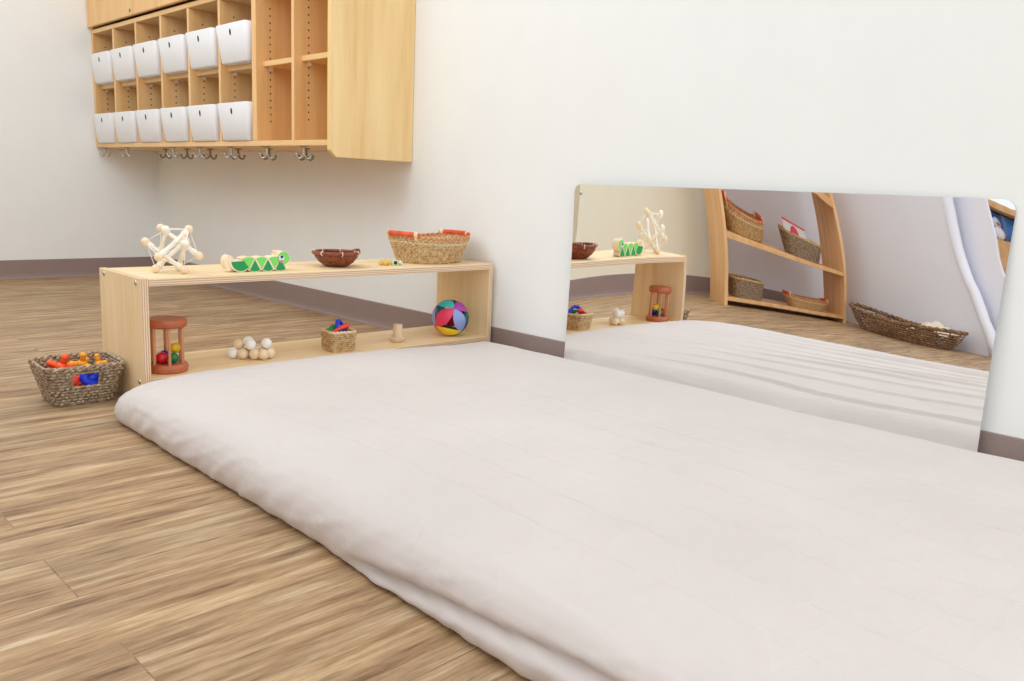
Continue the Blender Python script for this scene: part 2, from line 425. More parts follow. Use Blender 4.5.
# ------------------------------------------------------------------ wall mirror (a thin, slightly warped sheet)
MC = [-0.002765, -0.005986, -0.003613, 0.005143, 0.000998, 0.002715, -0.003339, 0.007606, 0.003818, -0.002036, -0.001798, -0.00017]
MON = [(1,0),(0,1),(2,0),(1,1),(0,2),(3,0),(2,1),(1,2),(0,3),(3,1),(2,2),(1,3)]
def mh(y, z):
    u = (y+.966)/.6; v = (z-.3)/.3
    return sum(k*u**a*v**c for k, (a, c) in zip(MC, MON))
def make_mirror(parent):
    y0, y1, z0, z1, R = -1.575, -.3575, .0, .608, .028
    ny, nz = 180, 96
    def rc(y, z):
        qy = min(max(y, y0+R), y1-R); qz = min(max(z, z0+R), z1-R)
        dy, dz = y-qy, z-qz
        if abs(dy) > 1e-9 and abs(dz) > 1e-9:
            m_ = max(abs(dy), abs(dz)); l = math.hypot(dy, dz); k = m_/l
            return qy+dy*k, qz+dz*k
        return y, z
    XO = -.0245
    bm = nb(); g = []
    for j in range(nz+1):
        r = []
        for i in range(ny+1):
            # denser samples near the rim so that the corners stay round
            y, z = rc(y0+(y1-y0)*i/ny, z0+(z1-z0)*j/nz)
            r.append(bm.verts.new((XO-mh(y, z), y, z)))
        g.append(r)
    for j in range(nz):
        for i in range(ny):
            bm.faces.new((g[j][i], g[j+1][i], g[j+1][i+1], g[j][i+1]))
    o = obj('mirror_face', bm, M['mirror'], parent, 'all')
    bm = nb()
    loop = [(i, 0) for i in range(ny)]+[(ny, j) for j in range(nz)]+[(i, nz) for i in range(ny, 0, -1)]+[(0, j) for j in range(nz, 0, -1)]
    A = []; B = []
    for i, j in loop:
        y, z = rc(y0+(y1-y0)*i/ny, z0+(z1-z0)*j/nz); x = XO-mh(y, z)
        A.append(bm.verts.new((x+.0004, y, z))); B.append(bm.verts.new((x+.003, y, z)))
    n = len(A)
    for k in range(n): bm.faces.new((A[k], A[(k+1) % n], B[(k+1) % n], B[k]))
    g2 = []
    for j in range(nz+1):
        r = []
        for i in range(ny+1):
            y, z = rc(y0+(y1-y0)*i/ny, z0+(z1-z0)*j/nz)
            r.append(bm.verts.new((XO-mh(y, z)+.003, y, z)))
        g2.append(r)
    for j in range(nz):
        for i in range(ny): bm.faces.new((g2[j][i], g2[j][i+1], g2[j+1][i+1], g2[j+1][i]))
    bmesh.ops.remove_doubles(bm, verts=bm.verts[:], dist=.00001)
    bmesh.ops.recalc_face_normals(bm, faces=bm.faces[:])
    obj('mirror_backing', bm, M['mirror_edge'], parent)
    for (y, z) in ((-.385, .58),):
        bm = nb(); lathe(bm, [(0,.003),(.003,.003),(.0055,.0015),(.006,0)], 16)
        x = XO-mh(y, z)
        s = obj('screw', bm, M['steel'], parent, 40); s.rotation_euler = (0, -PI/2, 0); s.location = (x, y, z)
mir = thing('wall_mirror', 'low frameless rectangular mirror with rounded corners fixed to the wall behind the mattress', 'mirror')
make_mirror(mir)

# ------------------------------------------------------------------ low birch shelf
SX0, SX1, SD, SH, ST = -1.22, -.015, .281, .326, .019
shelf = thing('low_toy_shelf', 'long low birch plywood shelf holding toys, standing at the end of the mattress', 'shelf', ((SX0+SX1)/2, 0, 0))
def ply_panel(name, x0, x1, y0, y1, z0, z1, thick, parent):
    bm = nb(); box(bm, x0, x1, y0, y1, z0, z1, .0022, 2)
    bm.normal_update()
    for f in bm.faces:
        n = f.normal
        if thick == 'x': f.material_index = 0 if abs(n.x) > .7 else 1
        else: f.material_index = 0 if abs(n.z) > .7 else 1
    return obj(name, bm, [M['birch_v'] if thick == 'x' else M['birch'], M['ply_x'] if thick == 'x' else M['ply_z']], parent)
hw = (SX1-SX0)/2
pl = ply_panel('side_panel', -hw, -hw+ST, 0, SD, 0, SH, 'x', shelf)
pr = ply_panel('side_panel', hw-ST, hw, 0, SD, 0, SH, 'x', shelf)
ply_panel('top_board', -hw+ST, hw-ST, .001, SD-.001, SH-.0215, SH-.0015, 'z', shelf)
ply_panel('bottom_board', -hw+ST, hw-ST, .001, SD-.001, .048, .0685, 'z', shelf)
def bolt(par, x, y, z, sgn):
    bm = nb(); lathe(bm, [(0,.0022),(.002,.0022),(.0028,.003),(.0052,.0024),(.0062,.0008),(.0062,-.001)], 18)
    o = obj('bolt', bm, M['steel'], par, 40); o.rotation_euler = (0, sgn*PI/2, 0); o.location = (x, y, z); return o
for y, z in ((.245,.314),(.03,.312),(.028,.06),(.245,.06)):
    bolt(pl, -hw, y, z, -1)
    bolt(pr, hw, y, z, 1)
TOPZ = SH-.0015; LOWZ = .0685

# ------------------------------------------------------------------ wall cubby cabinet
CAB = thing('wall_cubby_cabinet', 'maple wall cabinet with rows of open cubbies and coat hooks underneath', 'cabinet', (0, 1.65, .666))
def cbox(name, x0, x1, y0, y1, z0, z1, mat, bev=.0015, par=CAB):
    bm = nb(); box(bm, x0, x1, y0-1.65, y1-1.65, z0-.666, z1-.666, bev, 1)
    return obj(name, bm, mat, par)
TOPC = 1.80
# end panel with a clipped lower front corner
bm = nb(); prism(bm, [(-.001,0),(-.342,0),(-.366,.024),(-.366,TOPC-.666),(-.001,TOPC-.666)], 'y', .484-1.65, .506-1.65)
bm.normal_update()
bmesh.ops.bevel(bm, geom=[e for e in bm.edges], offset=.002, segments=1, affect='EDGES'); bm.normal_update()
for f in bm.faces: f.material_index = 1 if abs(f.normal.y) < .7 else 0
obj('end_panel', bm, [M['maple_panel'], M['maple_edge']], CAB)
FX = -.335
yk = [.495+k*.2925 for k in range(9)]
cbox('side_panel', FX, -.001, 2.826, 2.846, .707, TOPC, M['maple_holes'])
cbox('bottom_board', FX, -.001, .506, 2.826, .707, .728, M['maple_h'])
cbox('back_panel', -.012, -.001, .506, 2.826, .728, TOPC, M['maple_v'])
cbox('top_rail', FX, -.012, .506, 2.826, 1.300, 1.321, M['maple_h'])
cbox('cabinet_top', FX, -.001, .506, 2.826, TOPC-.02, TOPC, M['maple_h'])
for k in range(1, 8):
    w_ = .009 if k != 2 else .017
    dv = cbox('divider', FX, -.012, yk[k]-w_, yk[k]+w_, .728, 1.300, M['maple_holes'])
# adjustable shelf in every cubby, set back from the front
for k in range(8):
    a = yk[k]+(.011 if k == 0 else (.009 if k != 2 else .017)); c = yk[k+1]-(.009 if k+1 != 2 else .017)
    if k == 7: c = 2.826
    s = cbox('cubby_shelf', -.303, -.014, a+.0005, c-.0005, 1.017, 1.037, M['maple_h'])
    if True:
        bm = nb(); box(bm, -.279, -.265, c-.012-1.65, c-.0006-1.65, 1.005-.666, 1.0168-.666, .001, 1)
        obj('shelf_pin', bm, M['bin'], s)
# flap doors above the cubbies
for (a, c) in ((.508, 1.664), (1.667, 2.843)):
    dr = cbox('door', FX-.020, FX-.0005, a, c, 1.330, TOPC-.002, M['maple_v'], .002)
    bm = nb(); lathe(bm, [(0,.004),(.006,.004),(.009,.002),(.0095,0)], 18)
    o = obj('lock', bm, M['bronze'], dr, 40); o.rotation_euler = (0, -PI/2, 0); o.location = (FX-.020, (a+c)/2-1.65, 1.352-.666)
# coat hooks under the bottom board
def hook_front():
    bm = nb(); lathe(bm, [(0,0),(.016,0),(.017,-.002),(.015,-.004),(.007,-.005),(0,-.005)], 16)
    tube(bm, [(0,0,-.004),(0,0,-.034)], .0055, 10)
    for s in (-1, 1):
        tube(bm, [(0,0,-.028),(s*.008,0,-.042),(s*.018,0,-.047),(s*.026,0,-.042),(s*.029,0,-.032)], [.0045,.0042,.004,.0038,.0042], 8)
        ball(bm, (s*.029,0,-.031), .0052, 10)
    return bm
hk = obj('coat_hook', hook_front(), M['steel'], CAB, 50)
hk2 = obj('coat_hook', hook_front(), M['bronze'], CAB, 50)
spots = [(-.31, y, hk) for y in (.749,1.026,1.331,1.626,1.912,2.477,2.79)]+[(-.2, y, hk2) for y in (.916,1.209,1.484,1.759,2.007,2.254)]
used = set()
for X, y, src in spots:
    if src.name in used:
        o = src.copy(); C.objects.link(o); o.parent = CAB
    else: o = src; used.add(src.name)
    o.location = (X, y-1.65, .707-.666); o.rotation_euler = (0, 0, -PI/4 if src is hk2 else -.9)

# white bins
def bin_bm():
    # front faces -X; local origin at the centre of the base
    bm = nb(); w0, w1, d0, d1, H = .114, .131, .13, .145, .152; R = .018
    def ring(w, d, z, inset=0):
        pts = []
        for (sx, sy, a0) in ((1,1,0),(-1,1,PI/2),(-1,-1,PI),(1,-1,3*PI/2)):
            for q in range(6):
                t = a0+PI/2*q/5; r = max(R-inset, .004)
                pts.append(bm.verts.new((sx*(d-inset-r)+r*math.cos(t), sy*(w-inset-r)+r*math.sin(t), z)))
        return pts
    rs = [ring(w0-.006, d0-.006, 0), ring(w0, d0, .006), ring(w1, d1, H-.003), ring(w1, d1, H, .001), ring(w1, d1, H, .004), ring(w0, d0, .006, .003)]
    n = len(rs[0])
    for a, c in zip(rs, rs[1:]):
        for k in range(n): bm.faces.new((a[k], a[(k+1) % n], c[(k+1) % n], c[k]))
    bm.faces.new(rs[0]); bm.faces.new(rs[-1])
    bmesh.ops.recalc_face_normals(bm, faces=bm.faces[:])
    return bm
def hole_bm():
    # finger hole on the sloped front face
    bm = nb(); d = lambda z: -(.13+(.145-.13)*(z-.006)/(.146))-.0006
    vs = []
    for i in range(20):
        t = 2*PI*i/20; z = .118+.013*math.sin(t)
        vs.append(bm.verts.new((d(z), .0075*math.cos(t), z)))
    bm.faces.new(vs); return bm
bin0 = None
ords = ['first', 'second', 'third', 'fourth', 'fifth', 'sixth']
bin0_parts = None
for row, zz in (('upper', 1.0375), ('lower', .7285)):
    for k in range(6):
        col = 7-k
        yc = (yk[col]+yk[col+1])/2 + (-.004 if col == 7 else 0) + (.004 if col == 2 else 0)
        near = {0: ', against the room corner', 5: ', beside the empty cubbies'}.get(k, '')
        lab = 'white bin in the %s cubby row, %s from the room corner%s' % (row, ords[k], near)
        if bin0 is None:
            bin0 = thing('storage_bin', lab, 'bin', (-.215, yc, zz), 0, 'white bins in the wall cubbies')
            bb = obj('bin_body', bin_bm(), M['bin'], bin0, 45); ho = obj('finger_hole', hole_bm(), M['hole'], bin0)
        else:
            t = bin0.copy(); C.objects.link(t); t.location = (-.215, yc, zz); t['label'] = lab
            for c_ in (bb, ho):
                q = c_.copy(); C.objects.link(q); q.parent = t

# ------------------------------------------------------------------ woven baskets
def outline_fn(a, b_, n_, R=None):
    # equal-arc table of a superellipse |x/a|^n+|y/b|^n = 1
    N = 720; pts = []
    for i in range(N):
        t = 2*PI*i/N; c, s = math.cos(t), math.sin(t)
        r = (abs(c/a)**n_+abs(s/b_)**n_)**(-1/n_); pts.append((r*c, r*s))
    L = [0]
    for i in range(N): L.append(L[-1]+math.dist(pts[i], pts[(i+1) % N]))
    tot = L[-1]
    import bisect
    def f(u):
        q = (u % 1)*tot; i = min(bisect.bisect_right(L, q)-1, N-1)
        k = (q-L[i])/(L[i+1]-L[i]); p, p2 = pts[i], pts[(i+1) % N]
        return Vector((p[0]+(p2[0]-p[0])*k, p[1]+(p2[1]-p[1])*k))
    return f
def weave(top, bot, h, rings, stakes, r, mats, parent, n_=2.5, amp=None, rim_r=None, flare=lambda f: f, skip=None, zrim=None, liner=True, band=None):
    """top/bot = half sizes (a,b); adds parts woven_wall, base and rim under parent"""
    amp = r*.8 if amp is None else amp
    zrim = zrim or (lambda u: 0)
    def pos(u, f):
        g = flare(f); a = bot[0]+(top[0]-bot[0])*g; c = bot[1]+(top[1]-bot[1])*g
        fn = cache.setdefault(round(g, 3), outline_fn(a, c, n_))
        return fn(u)
    cache = {}
    S = stakes*2
    bm = nb()
    bands = []
    for i in range(rings):
        f = (i+.5)/rings
        run = []; runs = []
        for j in range(S+1):
            u = j/S
            p = pos(u, f); nx = pos(u+.002, f)-pos(u-.002, f); nr = Vector((nx.y, -nx.x)).normalized()
            o = amp*(1 if (j//1+i) % 2 else -1)
            q = p+nr*o
            z = .004+(h-.006)*f+zrim(u)*f**2
            if skip and skip(u, f):
                if len(run) > 2: runs.append(run)
                run = []
            else: run.append((q.x, q.y, z))
        if len(run) > 2: runs.append(run)
        for run in runs: tube(bm, run, r, 5, mi=0 if not (band and band(f)) else 1)
    w = obj('woven_wall', bm, mats if len(mats) < 3 else mats[:2], parent, 'all')
    if liner:
        bm = nb(); NL = 80; NR = 12; G = []
        for i in range(NR+1):
            f = i/NR; row = []
            for j in range(NL):
                u = j/NL; p = pos(u, f); row.append(bm.verts.new((p.x*.985, p.y*.985, .003+(h-.005)*f+zrim(u)*f**2)))
            G.append(row)
        for i in range(NR):
            for j in range(NL):
                if skip and (skip((j+.5)/NL, (i+.5)/NR)): continue
                bm.faces.new((G[i][j], G[i][(j+1) % NL], G[i+1][(j+1) % NL], G[i+1][j]))
        obj('inner_wall', bm, mats[0] if liner is True else liner, parent, 'all')
    bm = nb(); vs = []; v2 = []
    for j in range(64):
        p = pos(j/64, 0); vs.append(bm.verts.new((p.x, p.y, .0005))); v2.append(bm.verts.new((p.x, p.y, .005)))
    bm.faces.new(vs); bm.faces.new(v2)
    for j in range(64): bm.faces.new((vs[j], vs[(j+1) % 64], v2[(j+1) % 64], v2[j]))
    bmesh.ops.recalc_face_normals(bm, faces=bm.faces[:])
    obj('base', bm, mats[0], parent)
    rr = rim_r or r*1.4
    bm = nb(); NT = 120
    for ph in (0, PI):
        pts = []
        for j in range(NT):
            u = j/NT; p = pos(u, 1); nx = pos(u+.002, 1)-pos(u-.002, 1); nr = Vector((nx.y, -nx.x)).normalized()
            a = ph+2*PI*(stakes//2)*u
            q = p+nr*rr*.55*math.cos(a); pts.append((q.x, q.y, h+rr*.55*math.sin(a)+zrim(u)))
        tube(bm, pts, rr*.72, 6, closed=True)
    obj('rim', bm, mats[-1], parent, 'all')
    return pos

# floor basket of chunky toys
fbk = thing('seagrass_basket', 'grey brown square seagrass basket on the floor against the shelf end', 'basket', (-1.322, .170, 0), -.05)
def sk(u, f):
    # openings in the long front (-y) and rear sides
    return (.697 < u < .806 or .20 < u < .30) and .50 < f < .86
weave((.092,.084), (.066,.060), .100, 12, 40, .0042, [M['seagrass']], fbk, n_=8, rim_r=.0046, skip=sk)
def knobby(r, arms, al, mat_, name, loc, rot, label):
    bm = nb(); ball(bm, (0,0,0), r, 18)
    for d_ in arms:
        d_ = Vector(d_).normalized()
        tube(bm, [d_*(r*.5), d_*(r+al*.5), d_*(r+al)], [r*.62, r*.55, r*.62], 12)
        ball(bm, d_*(r+al), r*.66, 14)
    o = obj(name, bm, mat_, None, 'all', loc); o.rotation_euler = rot
    return tag(o, label, 'toy', 'chunky plastic toys in the floor basket')
A6 = [(1,0,0),(-.5,.87,0),(-.5,-.87,0),(0,0,1)]
ox, oy = -1.322, .170
knobby(.015, A6, .013, M['orange'], 'knobby_toy', (ox-.028, oy+.028, .082), (.3,.2,.4), 'bright orange knobby toy standing highest in the seagrass floor basket')
knobby(.013, A6, .012, M['coral'], 'knobby_toy', (ox-.058, oy-.020, .066), (.9,.3,1.4), 'red orange knobby toy at the left front of the seagrass floor basket')
knobby(.013, A6, .012, M['amber'], 'knobby_toy', (ox+.026, oy+.040, .083), (.2,-.2,.9), 'yellow knobby toy with upright peg in the middle of the floor basket')
knobby(.011, A6, .012, M['amber'], 'knobby_toy', (ox+.062, oy+.022, .080), (1.2,.5,.2), 'small yellow orange knobby toy at the right rear of the floor basket')
knobby(.014, A6[:3], .014, M['coral'], 'knobby_toy', (ox-.026, oy-.048, .062), (1.45,.0,.5), 'red knobby toy seen through the front opening of the floor basket')
knobby(.015, A6, .010, M['orange'], 'knobby_toy', (ox-.012, oy+.0, .030), (.4,1,0), 'orange knobby toy at the bottom of the seagrass floor basket')
bm = nb()
pts = [(.026*math.cos(2*PI*k/36), .0175*math.sin(2*PI*k/36), 0) for k in range(36)]
tube(bm, pts, .0115, 12, closed=True); ball(bm, (0,0,0), .014, 14, (1.5,1,.8))
o = obj('plastic_link', bm, M['royal'], None, 'all', (ox+.026, oy-.048, .064)); o.rotation_euler = (1.35, .1, .1)
tag(o, 'shiny blue oval toy seen through the front opening of the floor basket', 'toy', 'chunky plastic toys in the floor basket')

# oval basket with wrapped handles on top of the shelf
def handle_bm(p0, p1, r, lift=.012):
    bm = nb(); p0 = Vector(p0); p1 = Vector(p1)
    pts = [p0+(p1-p0)*t+Vector((0,0,lift*math.sin(PI*t))) for t in [i/10 for i in range(11)]]
    tube(bm, pts, [r*.8]+[r]*9+[r*.8], 10); return bm
def handled_basket(name, label, loc, rz, top, bot, h, hr=.0085, mat='tan_weave', group=None, rings=13, stakes=46, r=.0042, n_=2.4):
    t = thing(name, label, 'basket', loc, rz, group)
    zr = lambda u: .010*abs(math.cos(2*PI*u))**3
    weave(top, bot, h, rings, stakes, r, [M[mat], M['pale_weave'], M['rust_weave']], t, n_=n_, rim_r=r*1.35, zrim=zr, band=lambda f: .78 < f < .86)
    for s in (-1, 1):
        pts = []
        for i in range(15):
            a = (-.62+1.24*i/14)
            x = s*top[0]*abs(math.cos(a))**(2/n_); y = top[1]*(1 if a > 0 else -1)*abs(math.sin(a))**(2/n_)
            pts.append((x*1.01, y*1.01, h+.012+.004*math.cos(a)))
        bm = nb(); tube(bm, pts, [hr*.7]+[hr]*13+[hr*.7], 10)
        hd = obj('handle', bm, M['handle'], t, 'all')
        for i in (1, 13):
            bm = nb(); p = Vector(pts[i]); q = (Vector(pts[i+1])-Vector(pts[i-1])).normalized()
            tube(bm, [p-q*.006, p+q*.006], hr*1.15, 10)
            tube(bm, [p+Vector((0,0,.004)), p+Vector((0,0,-.022))], .0055, 8)
            obj('lashing', bm, M['pale_weave'], hd, 'all')
    return t
handled_basket('oval_basket', 'oval tan wicker basket with orange red handles on top of the low shelf', (-.196, .135, TOPZ), .10, (.140,.110), (.110,.083), .082)

# dark brown bowl
bowl = thing('woven_bowl', 'shallow dark brown bowl with stitched rim on top of the low shelf', 'bowl', (-.588, .105, TOPZ), .5)
ridg = lambda t, z: 1+.010*math.sin(44*t)+.006*noise.noise(Vector((math.cos(t)*3, math.sin(t)*3, z*30)))
bm = nb(); lathe(bm, [(0,.001),(.030,.0005),(.036,.003),(.052,.014),(.064,.030),(.069,.043),(.066,.043),(.060,.030),(.048,.016),(.032,.007),(0,.005)], 132, fn=ridg)
obj('bowl_body', bm, M['bark'], bowl, 'all')
bm = nb(); tube(bm, [(.0685*math.cos(2*PI*k/64), .0685*math.sin(2*PI*k/64), .043) for k in range(64)], .0052, 10, closed=True)
tube(bm, [(.069*math.cos(a), .069*math.sin(a), .0455+.006*math.cos((a+.9)*2.6)) for a in [-.9-.5+1.0*i/12 for i in range(13)]], .0042, 8)
rim = obj('rim', bm, M['bark_rim'], bowl, 'all')
for k in range(7):
    a = 2*PI*k/7+.3; c0 = Vector((.0685*math.cos(a), .0685*math.sin(a), .043)); rd = Vector((math.cos(a), math.sin(a), 0))
    bm = nb(); tube(bm, [c0+(rd*math.cos(q)+Vector((0,0,1))*math.sin(q))*.0062 for q in [2*PI*i/14 for i in range(14)]], .0016, 6, closed=True)
    obj('stitch', bm, M['pale_weave'], rim, 'all')

# little bead toy beside the oval basket
bt = thing('bead_toy', 'tiny toy of yellow beads and a pale cube beside the oval basket', 'toy', (-.408, .075, TOPZ), -.3)
for k, (x, y, r_) in enumerate([(-.028,.004,.0075),(-.015,-.002,.0085),(-.002,.004,.0085),(-.022,.016,.0075),(-.008,.018,.0075)]):
    bm = nb(); ball(bm, (x, y, r_), r_, 16); obj('bead', bm, M['gold'], bt, 'all')
bm = nb(); box(bm, .008, .026, -.010, .008, 0, .018, .002, 2); cb = obj('cube', bm, M['mint'], bt)
bm = nb(); box(bm, .0115, .0225, -.0112, -.0100, .0035, .0145, .0004, 1); obj('dark_spot', bm, M['black'], cb)
bm = nb(); ball(bm, (.038,.004,.008), .008, 16); obj('bead', bm, M['mint'], bt, 'all')
bm = nb(); tube(bm, [(-.028,.004,.0075),(-.015,-.002,.0085),(-.002,.004,.0085),(.017,-.001,.009),(.038,.004,.008),(.026,.014,.008),(-.008,.018,.0075),(-.022,.016,.0075)], .0013, 6, closed=True)
obj('cord', bm, M['string'], bt, 'all')

# ------------------------------------------------------------------ wooden rod and bead toy (tensegrity)
sk_t = thing('rod_and_bead_toy', 'pale wooden rod and bead toy at the left end of the low shelf', 'toy', (-1.092, .110, TOPZ))
s_ = .0300
V = []
for a, b2 in ((1,1),(1,-1),(-1,1),(-1,-1)):
    V += [Vector((a,0,2*b2)), Vector((2*b2,a,0)), Vector((0,2*b2,a))]
rods = [((1,0,2),(1,0,-2)),((-1,0,2),(-1,0,-2)),((2,1,0),(-2,1,0)),((2,-1,0),(-2,-1,0)),((0,2,1),(0,-2,1)),((0,2,-1),(0,-2,-1))]
Rm = Vector((1,1,1)).normalized().rotation_difference(Vector((0,0,-1))).to_matrix()
Rm = Matrix.Rotation(.55, 3, 'Z') @ Rm
BR = .0112
zmin = min((Rm @ (v*s_)).z for v in V)
T = lambda v: Rm @ (Vector(v)*s_)+Vector((0,0,-zmin+BR))
for a, c in rods:
    bm = nb(); p, q = T(a), T(c); d_ = (q-p).normalized()
    tube(bm, [p, q], .0056, 12)
    for t in (p+d_*.016, q-d_*.016):
        tube(bm, [t-d_*.010, t-d_*.006, t+d_*.006, t+d_*.010], [.0058,.0082,.0082,.0058], 12)
    obj('rod', bm, M['pale'], sk_t, 50)
for i, v in enumerate(V):
    bm = nb(); ball(bm, T(v), BR, 20); obj('bead', bm, M['natural'] if i % 3 else M['pale'], sk_t, 'all')
bm = nb(); 
for i, v in enumerate(V):
    for w2 in V[i+1:]:
        dd = (v-w2).length
        if abs(dd-math.sqrt(6)) < .01: tube(bm, [T(v), T(w2)], .0011, 5)
obj('elastic', bm, M['string'], sk_t, 'all')

# ------------------------------------------------------------------ wooden caterpillar
cat = thing('wooden_caterpillar', 'wooden caterpillar toy with green fan segments on top of the low shelf', 'toy', (-.880, .074, TOPZ), -.02)
cat.scale = (1.05, 1, 1)
TH = .017
def fan(ax, az, r, up, half=math.radians(29), n=14):
    pts = [(ax, az)]
    for i in range(n+1):
        t = -half+2*half*i/n
        pts.append((ax+r*math.sin(t), az+(1 if up else -1)*r*math.cos(t)))
    return pts
def seg_part(name, poly, paint, paint_poly, parent):
    bm = nb(); prism(bm, poly, 'y', -TH, TH)
    w = obj(name, bm, M['natural'], parent)
    for s in (-1, 1):
        bm = nb(); prism(bm, paint_poly, 'y', s*TH, s*(TH+.0008)); obj('painted_face', bm, M[paint], w)
    return w
px = .0365; x0 = -.040
for i in range(3):
    ax = x0+px*i*1.02
    k = .93
    seg_part('segment', fan(ax+px, .0385*k+.002, .0385, False), 'dkgreen', fan(ax+px, .0340*k+.001, .0315, False, math.radians(28)), cat)
    seg_part('segment', fan(ax+px*.5, .0035, .0385, True), 'ltgreen', fan(ax+px*.5, .0075, .0325, True, math.radians(28)), cat)
# tail: a wide quarter fan and a round natural end
tail = [(-.044,.006)]
tail = [(x0+.0,.004+.0)]
big = [(-.036+.002,.010)]
bigp = []
for i in range(17):
    t = PI*(1.02+.60*i/16); bigp.append((-.043+.033*math.cos(t)*1.0, .033+.033*math.sin(t)))
bigp += [(-.0185,.012),(-.034,.033)]
bigq = [((x+.043)*.82-.0425, (z-.021)*.82+.0205) for x, z in bigp]
seg_part('tail_segment', bigp, 'dkgreen', bigq, cat)
bm = nb(); prism(bm, [(-.073+.013*math.cos(2*PI*i/24), .027+.020*math.sin(2*PI*i/24)) for i in range(24)], 'y', -TH*.8, TH*.8); obj('tail_end', bm, M['natural'], cat, 40)
# head
hd = nb(); prism(hd, [(.079+.0195*math.cos(2*PI*i/28), .036+.0195*math.sin(2*PI*i/28)) for i in range(28)], 'y', -TH, TH); head = obj('head', hd, M['natural'], cat, 40)
for s in (-1, 1):
    def disc(name, cx_, cz_, r, e0, e1, mat_, sx=1):
        bm = nb(); prism(bm, [(cx_+r*sx*math.cos(2*PI*i/20), cz_+r*math.sin(2*PI*i/20)) for i in range(20)], 'y', s*e0, s*e1); obj(name, bm, M[mat_], head)
    disc('painted_face', .0800, .036, .0172, TH, TH+.0008, 'ltgreen')
    disc('eye_patch', .073, .036, .0085, TH+.0008, TH+.0016, 'eyewhite')
    disc('pupil', .074, .0395, .0040, TH+.0016, TH+.0024, 'black')
    disc('cheek', .0735, .0270, .0042, TH+.0008, TH+.0017, 'pink')
bm = nb(); prism(bm, [(.062,.040),(.056,.056),(.062,.0575),(.072,.050)], 'y', -.006, .006); obj('ear', bm, M['natural'], head)

# ------------------------------------------------------------------ rattle with caged balls
rat = thing('cylinder_rattle', 'reddish wooden cylinder rattle with caged coloured balls, at the left of the lower shelf', 'toy', (-1.128, .075, LOWZ))
for z in (0, .119):
    bm = nb(); lathe(bm, [(0,z),(.046,z),(.050,z+.003),(.0515,z+.011),(.050,z+.019),(.046,z+.0225),(0,z+.0225)], 48); obj('end_disc', bm, M['cherry'], rat, 40)
for k in range(6):
    a = 2*PI*k/6+.25
    bm = nb(); tube(bm, [(.040*math.cos(a), .040*math.sin(a), .020), (.040*math.cos(a), .040*math.sin(a), .122)], .0042, 10); obj('dowel', bm, M['cherry_l'], rat, 50)
for (u_, d2, z, r_, mm) in ((-.0085,-.0170,.0380,.0155,'red'),(.0175,-.0060,.0370,.0140,'green'),(-.0150,.0150,.0375,.0145,'blue'),(.0145,.0150,.0600,.0135,'yellow'),(-.0290,-.0020,.0315,.0085,'amber')):
    x, y = .70*u_+.71*d2, -.71*u_+.70*d2
    bm = nb(); ball(bm, (x, y, z), r_, 20); bo = obj('ball', bm, M[mm], rat, 'all'); bo['label'] = {'amber': 'small amber'}.get(mm, mm)+' ball'

# ------------------------------------------------------------------ clutching beads
cl = thing('clutching_beads', 'cluster of pale round wooden beads on the lower shelf beside the rattle', 'toy', (-.874, .099, LOWZ), 0)
# axes seen from the camera: e (to the right), d (away)
e = Vector((.70,-.71,0)); d_ = Vector((.71,.70,0))
br_ = .0160
BL = [(-.056,-.012,.016,'white_bead'),(-.024,-.016,.016,'natural'),(.012,-.014,.016,'natural'),(.040,-.014,.016,'natural'),(.052,.010,.016,'natural'),(.030,.016,.018,'natural'),(-.010,.014,.016,'pale'),
      (-.042,.0,.0405,'natural'),(-.014,.006,.048,'white_bead'),(.0,-.014,.0435,'white_bead'),(.044,.004,.0455,'white_bead')]
cpts = []
for (u, w2, z, mm) in BL:
    c0 = e*u*.92+d_*w2; cpts.append((c0.x, c0.y, z))
    bm = nb(); ball(bm, (c0.x, c0.y, z), br_*.98, 22); obj('bead', bm, M[mm], cl, 'all')
bm = nb(); tube(bm, cpts, .0016, 6, closed=True); obj('elastic', bm, M['string'], cl, 'all')

# ------------------------------------------------------------------ small square basket of teethers
sb = thing('small_basket', 'small square tan wicker basket of teethers in the middle of the lower shelf', 'basket', (-.600, .072, LOWZ), -.13)
weave((.041,.041), (.037,.037), .062, 9, 26, .0034, [M['tan_weave'], M['tan_weave'], M['pale_weave']], sb, n_=7, rim_r=.0034, liner=M['rust_weave'])
ang = -.13
def inb(x, y): return (-.600+x*math.cos(ang)-y*math.sin(ang), .072+x*math.sin(ang)+y*math.cos(ang))
bm = nb(); tube(bm, [(.021*math.cos(2*PI*k/40), .021*math.sin(2*PI*k/40), 0) for k in range(40)], .0062, 12, closed=True)
for k in range(12):
    a = 2*PI*k/12; ball(bm, (.024*math.cos(a), .024*math.sin(a), 0), .0048, 8)
x, y = inb(.012, .010); o = obj('teething_ring', bm, M['royal'], None, 'all', (x, y, LOWZ+.068)); o.rotation_euler = (1.15, .15, .55)
tag(o, 'blue ring teether standing up in the small square basket', 'toy')
bm = nb(); tube(bm, [(-.034,0,0),(-.02,0,.002),(0,0,.003),(.016,0,.002),(.026,0,0)], [.005,.0062,.0062,.0075,.0085], 12); ball(bm, (.027,0,0), .0088, 14); ball(bm, (-.034,0,0), .0055, 12)
x, y = inb(-.004, -.014); o = obj('rattle_stick', bm, M['coral'], None, 'all', (x, y, LOWZ+.066)); o.rotation_euler = (0, -.45, -.2)
tag(o, 'red stick rattle leaning on the blue ring in the small square basket', 'toy')
bm = nb(); tube(bm, [(0,-.024,0),(0,-.01,.004),(0,.012,.004),(0,.024,0)], [.006,.0085,.0085,.006], 12); ball(bm, (0,.024,0), .0085, 12)
x, y = inb(-.018, .014); o = obj('teether', bm, M['dkgreen'], None, 'all', (x, y, LOWZ+.060)); o.rotation_euler = (.3, 0, -.9)
tag(o, 'green teether at the rear left of the small square basket', 'toy')
